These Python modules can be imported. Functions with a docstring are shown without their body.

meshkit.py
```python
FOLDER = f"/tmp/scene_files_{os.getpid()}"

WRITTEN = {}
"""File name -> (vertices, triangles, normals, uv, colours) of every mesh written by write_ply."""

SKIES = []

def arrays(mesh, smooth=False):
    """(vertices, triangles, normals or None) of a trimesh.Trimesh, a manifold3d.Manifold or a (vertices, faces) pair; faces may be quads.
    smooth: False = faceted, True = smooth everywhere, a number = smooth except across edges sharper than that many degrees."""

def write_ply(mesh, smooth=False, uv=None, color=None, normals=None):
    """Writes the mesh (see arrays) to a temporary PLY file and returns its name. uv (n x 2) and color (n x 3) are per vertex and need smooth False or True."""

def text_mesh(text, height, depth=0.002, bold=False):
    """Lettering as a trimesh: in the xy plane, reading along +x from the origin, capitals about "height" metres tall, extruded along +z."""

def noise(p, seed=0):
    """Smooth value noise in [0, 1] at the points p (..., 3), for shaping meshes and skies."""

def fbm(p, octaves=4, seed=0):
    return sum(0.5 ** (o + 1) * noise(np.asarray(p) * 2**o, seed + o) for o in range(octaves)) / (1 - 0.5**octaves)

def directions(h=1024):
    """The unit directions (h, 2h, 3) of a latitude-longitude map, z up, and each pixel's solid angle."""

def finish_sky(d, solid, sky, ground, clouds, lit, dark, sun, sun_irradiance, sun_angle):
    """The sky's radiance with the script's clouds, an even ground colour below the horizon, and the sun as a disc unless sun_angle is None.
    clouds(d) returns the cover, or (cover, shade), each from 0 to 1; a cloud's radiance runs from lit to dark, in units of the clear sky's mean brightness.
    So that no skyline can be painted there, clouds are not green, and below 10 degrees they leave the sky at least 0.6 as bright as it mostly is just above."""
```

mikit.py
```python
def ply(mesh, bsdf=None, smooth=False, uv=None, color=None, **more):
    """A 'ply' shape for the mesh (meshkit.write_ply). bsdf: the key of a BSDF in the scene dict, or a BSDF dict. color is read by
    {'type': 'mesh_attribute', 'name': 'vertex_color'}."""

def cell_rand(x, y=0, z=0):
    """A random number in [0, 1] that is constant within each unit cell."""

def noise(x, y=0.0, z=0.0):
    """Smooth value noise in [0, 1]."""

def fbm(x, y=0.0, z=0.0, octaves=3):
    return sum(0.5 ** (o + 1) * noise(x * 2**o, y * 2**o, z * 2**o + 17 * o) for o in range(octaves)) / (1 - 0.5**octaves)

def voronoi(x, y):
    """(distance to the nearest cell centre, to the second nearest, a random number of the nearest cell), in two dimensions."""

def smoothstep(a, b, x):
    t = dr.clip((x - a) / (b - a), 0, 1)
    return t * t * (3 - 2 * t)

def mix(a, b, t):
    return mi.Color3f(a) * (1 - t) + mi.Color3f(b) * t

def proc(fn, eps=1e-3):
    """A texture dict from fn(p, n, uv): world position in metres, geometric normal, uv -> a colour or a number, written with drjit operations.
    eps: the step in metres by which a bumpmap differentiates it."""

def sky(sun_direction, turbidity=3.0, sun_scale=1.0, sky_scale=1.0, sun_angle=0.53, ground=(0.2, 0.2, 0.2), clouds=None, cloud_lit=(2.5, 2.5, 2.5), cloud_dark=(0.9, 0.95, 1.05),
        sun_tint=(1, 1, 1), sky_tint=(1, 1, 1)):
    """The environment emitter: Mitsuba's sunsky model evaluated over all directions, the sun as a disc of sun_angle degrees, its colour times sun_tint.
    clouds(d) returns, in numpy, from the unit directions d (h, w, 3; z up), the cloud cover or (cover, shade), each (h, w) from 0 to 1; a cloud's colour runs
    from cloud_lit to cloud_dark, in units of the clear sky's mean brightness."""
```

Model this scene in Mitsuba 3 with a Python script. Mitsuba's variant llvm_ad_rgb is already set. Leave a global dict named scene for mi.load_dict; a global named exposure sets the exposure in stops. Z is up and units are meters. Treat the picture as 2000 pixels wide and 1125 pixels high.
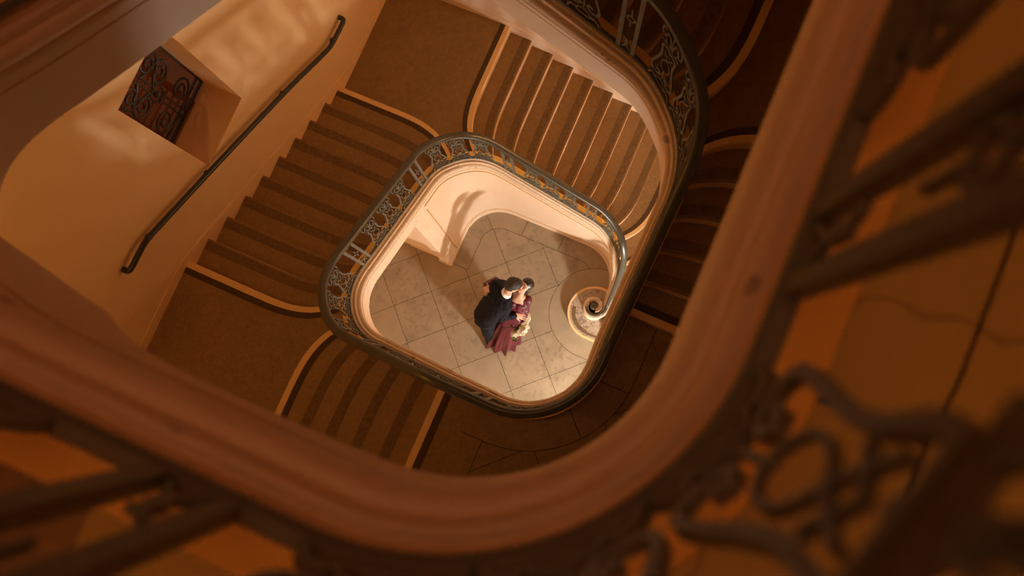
import math, random
import numpy as np, trimesh, manifold3d as m3, mitsuba as mi, drjit as dr, mikit, meshkit
from shapely.geometry import Polygon, LineString, Point, box, MultiPolygon
from shapely import affinity, union_all
from mikit import fbm, noise, mix, smoothstep, cell_rand

T = mi.ScalarTransform4f
scene, labels = {}, {}
random.seed(7)
rng = np.random.default_rng(7)

# ------------------------------------------------------------------ camera, lights, exposure
CAM = np.array([0.0, 0.0, 10.999])
FWD = np.array([-0.104575, 0.088055, -0.990611])
UP = np.array([-0.390019, 0.912649, 0.122298])
scene['camera'] = {
    'type': 'thinlens', 'fov': 69.81, 'fov_axis': 'x', 'near_clip': 0.05, 'far_clip': 60.0,
    'aperture_radius': 0.0065, 'focus_distance': 10.3,
    'to_world': T().look_at(origin=CAM.tolist(), target=(CAM + FWD).tolist(), up=UP.tolist())}
exposure = 0.0


def lamp(key, pos, rad, rgb, power):
    """A glowing globe lamp: rgb colour times power as radiance."""
    scene[key] = {'type': 'sphere', 'center': list(pos), 'radius': rad,
                  'emitter': {'type': 'area', 'radiance': {'type': 'rgb', 'value': [c * power for c in rgb]}}}
    labels[key] = LAMP_LABELS[key]


LAMP_LABELS = {
    'globe_lamp': {'label': 'bright warm white globe lamp in the ground floor hall beside the stair', 'category': 'lamp'},
    'globe_lamp_001': {'label': 'amber globe pendant hanging high above the open stairwell', 'category': 'lamp'},
    'globe_lamp_002': {'label': 'added unseen amber fill globe on the north wall over the first landing', 'category': 'lamp'},
    'globe_lamp_004': {'label': 'added unseen amber fill globe under the upper left landing', 'category': 'lamp'},
    'globe_lamp_003': {'label': 'added unseen dim fill globe in the little room behind the wall opening', 'category': 'lamp'},
}
lamp('globe_lamp', (1.78, -0.98, 1.72), 0.14, (1.0, 0.94, 0.85), 590.0)
lamp('globe_lamp_001', (-0.85, 0.75, 25.5), 0.60, (1.0, 0.70, 0.46), 13.0)
lamp('globe_lamp_002', (0.80, 3.60, 4.5), 0.11, (1.0, 0.55, 0.20), 110.0)  # added fill, unseen: amber for the west wall and north flight
lamp('globe_lamp_003', (-5.0, 1.9, 5.6), 0.08, (1.0, 0.6, 0.45), 16.0)  # added fill, unseen: brightens the room behind the grille
lamp('globe_lamp_004', (-2.95, -1.15, 8.25), 0.13, (1.0, 0.52, 0.13), 42.0)  # added fill, unseen: amber for the middle curb and west wall

# ------------------------------------------------------------------ materials


def mat(key, base, rough=0.6, spec=0.4, metallic=0.0, var=None, **kw):
    col = mikit.proc(var) if var else {'type': 'rgb', 'value': list(base)}
    b = {'type': 'principled', 'base_color': col, 'roughness': rough, 'metallic': metallic}
    if metallic == 0:
        b['specular'] = spec
    b.update(kw)
    scene[key] = {'type': 'twosided', 'bsdf': b}


def v_plaster(p, n, uv):
    f = fbm(p.x * 1.3, p.y * 1.3, p.z * 1.3, 3)
    g = noise(p.x * 9, p.y * 9, p.z * 9)
    return mix((0.78, 0.61, 0.44), (0.86, 0.69, 0.51), f * 0.8 + g * 0.2)


def v_amber_plaster(p, n, uv):
    f = fbm(p.x * 1.1, p.y * 1.1, p.z * 1.1, 3)
    g = noise(p.x * 7, p.y * 7, p.z * 7)
    return mix((0.76, 0.50, 0.24), (0.85, 0.59, 0.31), f * 0.8 + g * 0.2)


def v_molding(p, n, uv):
    f = fbm(p.x * 6, p.y * 6, p.z * 6, 3)
    s = smoothstep(0.72, 0.78, noise(p.x * 22, p.y * 22, p.z * 22) * 0.5 + f * 0.5)
    return mix(mix((0.72, 0.55, 0.38), (0.84, 0.65, 0.46), f), (0.33, 0.21, 0.14), s * 0.7)


def v_terrazzo(p, n, uv):
    f = fbm(p.x * 2.2, p.y * 2.2, p.z * 2.2, 3)
    g = noise(p.x * 70, p.y * 70, p.z * 70)
    h = noise(p.x * 27, p.y * 27, p.z * 27)
    return mix((0.185, 0.112, 0.044), (0.38, 0.23, 0.095), f * 0.45 + g * 0.35 + h * 0.2)


def v_strip(p, n, uv):
    g = noise(p.x * 60, p.y * 60, p.z * 60)
    return mix((0.15, 0.092, 0.042), (0.24, 0.147, 0.067), g)


def v_tile(p, n, uv):
    f = fbm(p.x * 1.6 + 4, p.y * 1.6, 0.0, 4)
    g = fbm(p.x * 7, p.y * 7, 3.0, 3)
    st = smoothstep(0.50, 0.80, fbm(p.x * 4.5 + 9, p.y * 4.5, 7.0, 3))
    c = mix((0.29, 0.225, 0.145), (0.48, 0.375, 0.25), f * 0.6 + g * 0.4)
    return mix(c, (0.20, 0.155, 0.10), st * 0.3 + smoothstep(0.66, 0.74, noise(p.x * 23, p.y * 23, 1.0)) * 0.25)


def v_tile2(p, n, uv):
    f = fbm(p.x * 1.9 + 1, p.y * 1.9, 5.0, 4)
    g = fbm(p.x * 8, p.y * 8, 1.0, 3)
    return mix((0.31, 0.24, 0.155), (0.46, 0.36, 0.24), f * 0.55 + g * 0.45)


def v_hair(p, n, uv):
    g = noise(p.x * 160, p.y * 160, p.z * 160)
    return mix((0.018, 0.014, 0.012), (0.070, 0.061, 0.054), g)


mat('mat_plaster', (0.8, 0.72, 0.6), 0.7, 0.3, var=v_plaster)
mat('mat_amber_plaster', (0.8, 0.55, 0.28), 0.7, 0.3, var=v_amber_plaster)  # amber light on the west wall is mixed into this plaster colour
mat('mat_molding', (0.72, 0.64, 0.52), 0.5, 0.4, var=v_molding)
mat('mat_terrazzo', (0.42, 0.33, 0.24), 0.5, 0.4, var=v_terrazzo)
mat('mat_strip', (0.2, 0.16, 0.12), 0.7, 0.2, var=v_strip)
mat('mat_dark_strip', (0.095, 0.058, 0.028), 0.7, 0.2)
mat('mat_edge', (0.90, 0.62, 0.30), 0.45, 0.4)


def v_light(p, n, uv):
    g = noise(p.x * 70, p.y * 70, p.z * 70)
    h = smoothstep(0.62, 0.7, noise(p.x * 34, p.y * 34, p.z * 34))
    return mix(mix((0.36, 0.28, 0.20), (0.55, 0.44, 0.33), g), (0.20, 0.14, 0.10), h * 0.6)


mat('mat_light_terrazzo', (0.45, 0.36, 0.27), 0.4, 0.4, var=v_light)
mat('mat_tile', (0.4, 0.33, 0.25), 0.42, 0.4, var=v_tile)
mat('mat_tile2', (0.4, 0.33, 0.25), 0.42, 0.4, var=v_tile2)
mat('mat_dark_joint', (0.03, 0.022, 0.015), 0.8, 0.1)


def v_gallery(p, n, uv):
    f = fbm(p.x * 3.0, p.y * 3.0, 2.0, 4)
    vein = smoothstep(0.025, 0.0, dr.abs(fbm(p.x * 4.5 + 3, p.y * 4.5, 8.0, 3) - 0.5))
    return mix(mix((0.42, 0.30, 0.07), (0.60, 0.43, 0.11), f), (0.22, 0.13, 0.05), vein * 0.5)


mat('mat_gallery', (0.5, 0.34, 0.13), 0.45, 0.4, var=v_gallery)
mat('mat_groove_shade', (0.60, 0.36, 0.15), 0.45, 0.4)  # gold-brown of shaded grooves, put into the colour of the beads
mat('mat_gold', (0.92, 0.62, 0.17), 0.5, 0.4)
mat('mat_riser', (0.74, 0.53, 0.34), 0.5, 0.4)
mat('mat_joint', (0.10, 0.075, 0.05), 0.8, 0.1)
mat('mat_iron', (0.14, 0.132, 0.102), 0.5, 0.4)
mat('mat_rail', (0.075, 0.072, 0.052), 0.28, 0.6)
mat('mat_dark_iron', (0.05, 0.048, 0.04), 0.4, 0.5)
mat('mat_wall_rail', (0.03, 0.028, 0.022), 0.35, 0.5)
mat('mat_skin', (0.66, 0.40, 0.27), 0.5, 0.4)
mat('mat_lips', (0.45, 0.10, 0.09), 0.4, 0.4)
mat('mat_eye', (0.03, 0.022, 0.02), 0.3, 0.5)
mat('mat_hair_grey', (0.05, 0.04, 0.035), 0.6, 0.3, var=v_hair)
mat('mat_hair_black', (0.014, 0.011, 0.012), 0.32, 0.6)
mat('mat_suit', (0.006, 0.0065, 0.011), 0.75, 0.25, sheen=0.15)
mat('mat_shirt', (0.86, 0.84, 0.8), 0.6, 0.3)
mat('mat_satin', (0.115, 0.011, 0.024), 0.42, 0.5, sheen=0.4)
mat('mat_flower', (0.9, 0.86, 0.70), 0.6, 0.2)
mat('mat_leaf', (0.10, 0.17, 0.035), 0.5, 0.3)
mat('mat_wood', (0.42, 0.20, 0.11), 0.5, 0.4)
mat('mat_shoe', (0.012, 0.011, 0.01), 0.25, 0.5)

# ------------------------------------------------------------------ helpers
used = {}


def num(base):
    """dining_chair, dining_chair_001, ..."""
    k = used.get(base, 0)
    used[base] = k + 1
    return base if k == 0 else f'{base}_{k:03d}'


def put(key, mesh, bsdf, smooth=30):
    scene[key] = mikit.ply(mesh, bsdf, smooth)
    return key


def tag(key, label, cat=None, group=None, kind=None):
    d = {'label': label}
    if cat:
        d['category'] = cat
    if group:
        d['group'] = group
    if kind:
        d['kind'] = kind
    labels[key] = d


def cat(meshes):
    return trimesh.util.concatenate([m for m in meshes if m is not None])


def bx(x0, y0, z0, x1, y1, z1):
    m = trimesh.creation.box(extents=(x1 - x0, y1 - y0, z1 - z0))
    m.apply_translation(((x0 + x1) / 2, (y0 + y1) / 2, (z0 + z1) / 2))
    return m


def polys(g):
    if g.is_empty:
        return []
    return [p for p in getattr(g, 'geoms', [g]) if isinstance(p, Polygon) and p.area > 1e-5]


def extr(poly, z0, z1):
    ms = []
    for p in polys(poly):
        m = trimesh.creation.extrude_polygon(p, z1 - z0, engine='earcut')
        m.apply_translation((0, 0, z0))
        ms.append(m)
    return cat(ms) if ms else None


def crm(pts, n=6, closed=False):
    """Catmull-Rom through the points."""
    p = np.asarray(pts, float)
    if closed:
        p = np.vstack([p[-1:], p, p[:2]])
    else:
        p = np.vstack([2 * p[:1] - p[1:2], p, 2 * p[-1:] - p[-2:-1]])
    out = []
    for i in range(1, len(p) - 2):
        a, b, c, d = p[i - 1:i + 3]
        for t in np.linspace(0, 1, n, endpoint=False):
            out.append(0.5 * (2 * b + (c - a) * t + (2 * a - 5 * b + 4 * c - d) * t * t + (3 * b - a - 3 * c + d) * t ** 3))
    if not closed:
        out.append(p[-2])
    return np.array(out)


def tube(points, radius, sides=8, cap=True):
    p = np.asarray(points, float)
    r = np.broadcast_to(radius, (len(p),))
    t = np.gradient(p, axis=0)
    t /= np.linalg.norm(t, axis=1, keepdims=True) + 1e-12
    ref = np.array([0.31, 0.2, 0.93]) if abs(t[:, 2]).mean() < 0.8 else np.array([1.0, 0.1, 0.0])
    a = np.cross(t, ref)
    a /= np.linalg.norm(a, axis=1, keepdims=True) + 1e-12
    b = np.cross(t, a)
    ang = np.arange(sides) * 2 * np.pi / sides
    v = p[:, None] + r[:, None, None] * (np.cos(ang)[None, :, None] * a[:, None] + np.sin(ang)[None, :, None] * b[:, None])
    return grid_mesh(v, cap)


def grid_mesh(v, cap=True, wrap=True):
    """v (n, k, 3): n rings of k points."""
    n, k = v.shape[:2]
    i, j = np.meshgrid(np.arange(n - 1), np.arange(k if wrap else k - 1), indexing='ij')
    q = np.stack([i * k + j, i * k + (j + 1) % k, (i + 1) * k + (j + 1) % k, (i + 1) * k + j], -1).reshape(-1, 4)
    f = np.vstack([q[:, [0, 1, 2]], q[:, [0, 2, 3]]])
    vv = v.reshape(-1, 3)
    if cap and wrap:
        c0, c1 = len(vv), len(vv) + 1
        vv = np.vstack([vv, v[0].mean(0), v[-1].mean(0)])
        jj = np.arange(k)
        f = np.vstack([f, np.stack([np.full(k, c0), (jj + 1) % k, jj], 1),
                       np.stack([np.full(k, c1), (n - 1) * k + jj, (n - 1) * k + (jj + 1) % k], 1)])
    return trimesh.Trimesh(vv, f, process=False)


# ------------------------------------------------------------------ the plan of the stair
R_ = 0.155                       # riser
F = 32 * R_                      # floor to floor
XW, YN, YS, XE = -3.80, 3.716, -1.95, 1.82    # walls
X1, TN, Y2, TW = -2.215, 0.285, 2.172, 0.2858
RX0, RX1, RY0, RY1 = -2.21, 0.24, -0.36, 2.085   # line of the handrail round the well
C_TOP = 0.10                     # top of the curb above the line of the nosings
# corners of the line in climbing order with their radii: two turns of the stair, then the gallery
VERT = [(RX1, RY1, .62), (RX0, RY1, .62), (RX0, RY0, .60), (RX1, RY0, .60), (RX1, RY1, .62), (RX0, RY1, .62), (RX0, -0.33, .56), (0.230, -0.315, .45), (0.230, RY1, .62), (-9.0, RY1, 0)]
Y_E0, Y_E2 = 0.24, 0.135         # where the straight east side starts


def build_path():
    pts, marks = [np.array([RX1, Y_E0])], [0]
    for k in range(len(VERT) - 1):
        x, y, r = VERT[k]
        v = np.array([x, y])
        a = (v - (np.array(VERT[k - 1][:2]) if k else np.array([RX1, -5.0])))
        b = np.array(VERT[k + 1][:2]) - v
        a, b = a / np.linalg.norm(a), b / np.linalg.norm(b)
        p0, c = v - a * r, v - a * r + b * r
        n0 = max(2, int(np.linalg.norm(p0 - pts[-1]) / 0.02))
        pts += [pts[-1] * (1 - t) + p0 * t for t in np.linspace(0, 1, n0)[1:]]
        for t in np.linspace(0, math.pi / 2, 50)[1:]:
            pts.append(c - b * r * math.cos(t) + a * r * math.sin(t))
        marks.append(len(pts) - 1)
    pts += [pts[-1] + np.array([-0.02 * i, 0]) for i in range(1, 200)]
    return np.array(pts), marks


PATH, MARKS = build_path()
ARC = np.concatenate([[0], np.cumsum(np.linalg.norm(np.diff(PATH, axis=0), axis=1))])
L1 = ARC[MARKS[4]] + (Y_E0 - (RY0 + .60))       # the start of the east side, one turn up
L2 = ARC[MARKS[8]]                               # the end of the last corner before the gallery
G_TOP = ARC[MARKS[9]]                            # the gallery runs straight on to the wall from here


def rect_path(G):
    return np.stack([np.interp(G, ARC, PATH[:, 0]), np.interp(G, ARC, PATH[:, 1])], 1)


def loop_pts(a, b, n):
    return rect_path(np.linspace(a, b, n))


S_SP = 0.91                      # below this the curb rolls up into the volute
SP_C, SP_R = np.array([RX1 - 0.160, Y_E0 + S_SP]), 0.160
_th = np.linspace(0, 1.15 * 2 * math.pi, 240)
_rad = SP_R * (1 - 0.66 * (_th / _th[-1]) ** 0.9)
_sp = SP_C + _rad[:, None] * np.stack([np.cos(-_th), np.sin(-_th)], 1)
_spl = np.concatenate([[0], np.cumsum(np.linalg.norm(np.diff(_sp, axis=0), axis=1))])
SP_LEN = _spl[-1]
S_END = S_SP - SP_LEN            # the inner end of the volute


def pos(G):
    G = np.atleast_1d(np.asarray(G, float))
    out = rect_path(np.maximum(G, 0))
    m = G < S_SP
    if m.any():
        t = S_SP - G[m]
        out[m] = np.stack([np.interp(t, _spl, _sp[:, 0]), np.interp(t, _spl, _sp[:, 1])], 1)
    return out


def frame(G):
    G = np.atleast_1d(np.asarray(G, float))
    e = 0.004
    p = pos(G)
    t = pos(G + e) - pos(G - e)
    t /= np.linalg.norm(t, axis=1, keepdims=True)
    return p, np.stack([t[:, 1], -t[:, 0]], 1), t


def nose(fl, k):
    """The front edge of step k of a flight, from the wall to inside the well."""
    if fl == 'E':
        x = np.concatenate([np.linspace(XE + .05, 1.14, 4), np.linspace(1.10, -0.02, 24)])
        t = np.clip((1.14 - x) / 0.9, 0, 2)
        return np.stack([x, 0.70 + TW * k - 0.34 * (k / 5) ** 1.3 * t ** 3.5], 1)
    if fl == 'N':
        y = np.concatenate([np.linspace(YN + .05, 3.0, 4), np.linspace(2.96, 1.84, 24)])
        t = np.clip((3.0 - y) / 0.9, 0, 2)
        return np.stack([X1 + (9 - k) * TN + 0.26 * (2 * k / 9 - 1) * t ** 3.5, y], 1)
    if fl == 'W':
        x = np.concatenate([np.linspace(XW - .05, -3.1, 4), np.linspace(-3.06, -1.96, 24)])
        t = np.clip((x + 3.1) / 0.9, 0, 2)
        return np.stack([x, Y2 - k * TW + 0.25 * (2 * k / 9 - 1) * t ** 3.5], 1)
    y = np.concatenate([np.linspace(YS - .05, -1.2, 4), np.linspace(-1.16, -0.06, 24)])
    t = np.clip((y + 1.2) / 0.9, 0, 2)
    return np.stack([-2.29 + 0.287 * k + 0.27 * (1 - k / 5) * t ** 3.5, y], 1)


FLIGHTS = [('E', 6, (0, 1)), ('N', 10, (-1, 0)), ('W', 10, (0, -1)), ('S', 6, (1, 0))]
ring_poly = Polygon(loop_pts(0, L1, 500)).buffer(0)
ring_poly2 = Polygon(loop_pts(L1, L2 + 0.02, 500)).buffer(0)
top_ring = Polygon(np.vstack([loop_pts(L2 - 3.0, G_TOP, 400), [(RX0 - 2, RY1), (RX0 - 2, -0.315)]])).buffer(0)


def crossings(a, b, base):
    line = LineString(loop_pts(a, b, 1500))
    cs, cz, lev = [], [], 0
    for fl, n, d in FLIGHTS:
        for k in range(n):
            lev += 1
            g = LineString(nose(fl, k)).intersection(line)
            g = g if g.geom_type == 'Point' else list(g.geoms)[0]
            cs.append(a + line.project(g))
            cz.append(base + lev * R_)
    return cs, cz


c1s, c1z = crossings(0, L1, 0)
c2s, c2z = crossings(L1, L2, F)
ctrl_s = np.array([-3.0, 0.0, c1s[0] - 0.27] + c1s + [c2s[0] - 0.27] + c2s + [c2s[-1] + .1, c2s[-1] + 20])
ctrl_z = np.array([0, 0, 0.0] + c1z + [F] + c2z + [2 * F, 2 * F])
_gs = np.arange(-2.0, 28.0, 0.004)
_gz = np.interp(_gs, ctrl_s, ctrl_z)
_k = np.exp(-0.5 * (np.arange(-100, 101) * 0.004 / 0.10) ** 2)
_gz = np.convolve(np.pad(_gz, 100, mode='edge'), _k / _k.sum(), 'valid')


def zc(G):
    """The line of the nosings along the well."""
    G = np.atleast_1d(np.asarray(G, float))
    z = np.interp(G, _gs, _gz)
    zs = np.interp(S_SP + 0.1, _gs, _gz)
    w = np.clip((S_SP + 0.1 - G) / 0.12, 0, 1)
    return np.where(G < S_SP + 0.1, z * (1 - w) + (zs - 0.02) * w, z)


def inward(G):
    """How far the curb leans over the well: less along the south side and its corner."""
    G = np.atleast_1d(np.asarray(G, float))
    q = np.ones(len(G))
    for e in (L1,):
        u = G - e
        q = np.minimum(q, 1 - 0.32 * np.clip((u + 1.6) / 0.9, 0, 1) * np.clip((0.15 - u) / 0.5, 0, 1))
    return q


def width(G):
    """1 along the stair, slim in the volute."""
    return 0.46 + 0.54 * np.clip((np.atleast_1d(G) - (S_SP - 0.1)) / 0.45, 0, 1)


def samples(a, b, step=0.03):
    return np.linspace(a, b, max(3, int(abs(b - a) / step)))


def sweep(G, prof, cap=True, lift=C_TOP, zfun=zc, wid=True):
    """Sweep a profile of (outwards, up) along the well; prof may be a function of G giving (k, 2)."""
    p, n, _ = frame(G)
    z = zfun(G) + lift
    w = width(G) if wid else np.ones(len(G))
    pr = np.stack([np.asarray(prof(g) if callable(prof) else prof, float) for g in G])
    pr[:, :, 0] = np.where(pr[:, :, 0] < 0, pr[:, :, 0] * inward(G)[:, None], pr[:, :, 0])
    v = np.empty((len(G), pr.shape[1], 3))
    v[:, :, :2] = p[:, None] + n[:, None] * (pr[:, :, 0] * w[:, None])[..., None]
    v[:, :, 2] = z[:, None] + pr[:, :, 1]
    return grid_mesh(v, cap)


# ------------------------------------------------------------------ curb and stringer round the well
COPING = [(.084, -.10), (.086, -.012), (.078, -.002), (.065, 0), (-.010, 0), (-.014, -.004), (-.017, -.026), (-.022, -.030), (-.028, -.024),
          (-.036, -.022), (-.043, -.026), (-.046, -.034), (-.047, -.066), (-.051, -.070), (-.058, -.068), (-.068, -.072), (-.077, -.084),
          (-.082, -.100), (-.082, -.112), (-.077, -.126), (-.068, -.134), (-.066, -.146), (-.072, -.152), (-.073, -.166),
          (-.066, -.174), (-.058, -.178), (-.056, -.19), (.084, -.19)]


def depth(G):
    """How far the stringer's face comes down: deeper on the slopes than on the level."""
    g = (zc(np.array([G + 0.1])) - zc(np.array([G - 0.1])))[0] / 0.2
    return (0.35 + 0.09 * float(np.clip((G - L2 + 0.85) / 0.4, 0, 1))) + 0.17 * min(1.0, max(0.0, g) / 0.55)


def fascia(g):
    dd = depth(g)
    return [(.082, -.185), (-.058, -.185), (-.058, -dd + .012), (-.05, -dd), (.082, -dd)]


STR_LAB = ['plaster stringer and moulded curb climbing from the ground floor volute to the middle floor',
           'plaster stringer and moulded curb of the upper turn, dark at its outer side',
           'blurred moulded curb of the near gallery edge at the right']
RANGES = [(S_END, L1), (L1, L2), (L2, G_TOP + 1.55)]
for i, (a, b) in enumerate(RANGES):
    key = num('stair_stringer')
    tag(key, STR_LAB[i], 'stringer')
    G = samples(a, b, 0.025)
    put(key + '__coping', sweep(G, COPING), 'mat_molding', 40)
    labels[key + '__coping'] = {'label': 'moulded curb top with rolls and grooves'}
    put(key + '__ledge', sweep(samples(a if i else S_SP + 0.4, b, 0.03), [(.088, -.05), (.088, -.004), (.081, .002), (.014, .002), (.014, -.05)]), 'mat_gold', 30)
    labels[key + '__ledge'] = {'label': 'golden ochre ledge along the foot of the railing'}
    if i == 0:
        g0 = samples(S_END, S_SP + 0.35, 0.02)
        put(key + '__volute_drum', sweep(g0, lambda g: [(.07, -.155), (-.058, -.155), (-.058, -zc(np.array([g]))[0] - .10), (.07, -zc(np.array([g]))[0] - .10)]), 'mat_plaster', 40)
        G = samples(S_SP + 0.3, b, 0.03)
    put(key + '__fascia', sweep(G, fascia), 'mat_plaster', 40)
    if i == 0:
        zv = float(zc(np.array([S_SP - .2]))[0]) + C_TOP
        eye = trimesh.creation.icosphere(3, 0.058)
        eye.apply_scale((1, 1, .55))
        eye.apply_translation((SP_C[0] - .004, SP_C[1], zv - .05))
        put(key + '__volute_eye', cat([eye, tube([(SP_C[0], SP_C[1], .16), (SP_C[0], SP_C[1], .3), (SP_C[0], SP_C[1], zv - .05)], .05, 14)]), 'mat_iron', 40)
        labels[key + '__volute_eye'] = {'label': 'iron eye in the middle of the volute'}
    # a thin bead below the fascia's upper edge, coloured as groove shade
    put(key + '__bead', sweep(G, [(-.056, -.236), (-.0605, -.238), (-.0605, -.246), (-.056, -.248)], wid=True), 'mat_groove_shade', 40)
    labels[key + '__bead'] = {'label': 'thin bead line coloured as the shade of a groove'}

# the wall below the first turn: from the volute round the north side to the return under the west flight
W_END = float(ARC[MARKS[2]]) + (RY1 - .62 - 0.97)


def under(g):
    z = zc(np.array([g]))[0] + C_TOP
    return [(.070, -.15), (-.050, -.15), (-.050, -z), (.070, -z)]


put('wall_well', sweep(samples(S_SP + 0.35, W_END, 0.03), under), 'mat_plaster', 40)
tag('wall_well', 'pale plaster wall curving under the first turn of the stair', 'wall', kind='structure')
put('wall_well__skirting', sweep(samples(S_SP + 0.35, W_END + 0.02, 0.03), lambda g: [(-.04, .0), (-.064, .0), (-.064, .10), (-.058, .115), (-.04, .118)], lift=0, zfun=lambda G: 0 * G), 'mat_plaster', 40)


def panel_zone(g, lo, hi):
    z = zc(np.array([g]))[0] + C_TOP
    return z


G = samples(S_SP + 0.75, W_END - 0.22, 0.03)
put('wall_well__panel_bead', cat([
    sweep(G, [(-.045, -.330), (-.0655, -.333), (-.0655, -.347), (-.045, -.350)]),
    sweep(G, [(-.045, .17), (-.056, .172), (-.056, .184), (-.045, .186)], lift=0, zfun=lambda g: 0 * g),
    sweep(np.array([W_END - 0.23, W_END - 0.222, W_END - 0.215]), lambda g: [(-.045, .17), (-.057, .17), (-.057, zc(np.array([g]))[0] - .235), (-.045, zc(np.array([g]))[0] - .235)], lift=0, zfun=lambda g: 0 * g)]), 'mat_groove_shade', 40)
labels['wall_well__panel_bead'] = {'label': 'thin bead framing the wall panel, coloured as groove shade', 'kind': 'structure'}
# the return wall under the west flight, with a pilaster end
yr = 0.97
zr = float(zc(np.array([W_END]))[0])
rw = [bx(XW, yr + 0.01, 0, RX0 - .03, yr + 0.12, zr - 0.32)]
put('wall_well__return_wall', cat(rw), 'mat_plaster', False)
pil = cat([bx(RX0 - .10, yr - .035, 0, RX0 + .058, yr + .10, zr - 0.33), bx(RX0 - .13, yr - .05, 0, RX0 + .066, yr + .11, .12),
           bx(RX0 - .62, yr - .012, .115, RX0 - .10, yr + .03, .13)])
put('wall_well__pilaster', pil, 'mat_plaster', False)

# ------------------------------------------------------------------ flights of steps and landings
outer = box(XW, YS, XE, YN)
stair_zone = outer.difference(ring_poly.buffer(0.05))
stair_zone2 = outer.difference(ring_poly2.buffer(0.05))
FL_LAB = {
    'E0': 'short terrazzo flight with a round bottom step at the newel volute',
    'N0': 'lit terrazzo flight of ten steps with pale risers below the upper right rail',
    'W0': 'shadowed terrazzo flight of ten steps beside the wall with the dark handrail',
    'S0': 'terrazzo flight of six steps rising from the left landing to the middle floor',
    'E1': 'dark short flight of steps seen between the middle rail and the near curb',
    'N1': 'dark upper terrazzo flight behind the scrolled rail at the top edge',
    'W1': 'upper terrazzo flight along the left wall, mostly behind the near curb',
    'S1': 'topmost terrazzo flight of six steps rising to the near gallery floor',
}
DISC = Point(0.125, 1.10).buffer(0.395, 24).union(Polygon([(0.125, 0.705), (XE, 0.705), (XE, 1.1), (0.125, 1.1)]))


def strip_between(line, d, a, b):
    """The band behind a nosing from a to b metres back (d is the way up)."""
    d = np.array(d, float)
    return Polygon(np.vstack([line + d * a, (line + d * b)[::-1]])).buffer(0)


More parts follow.
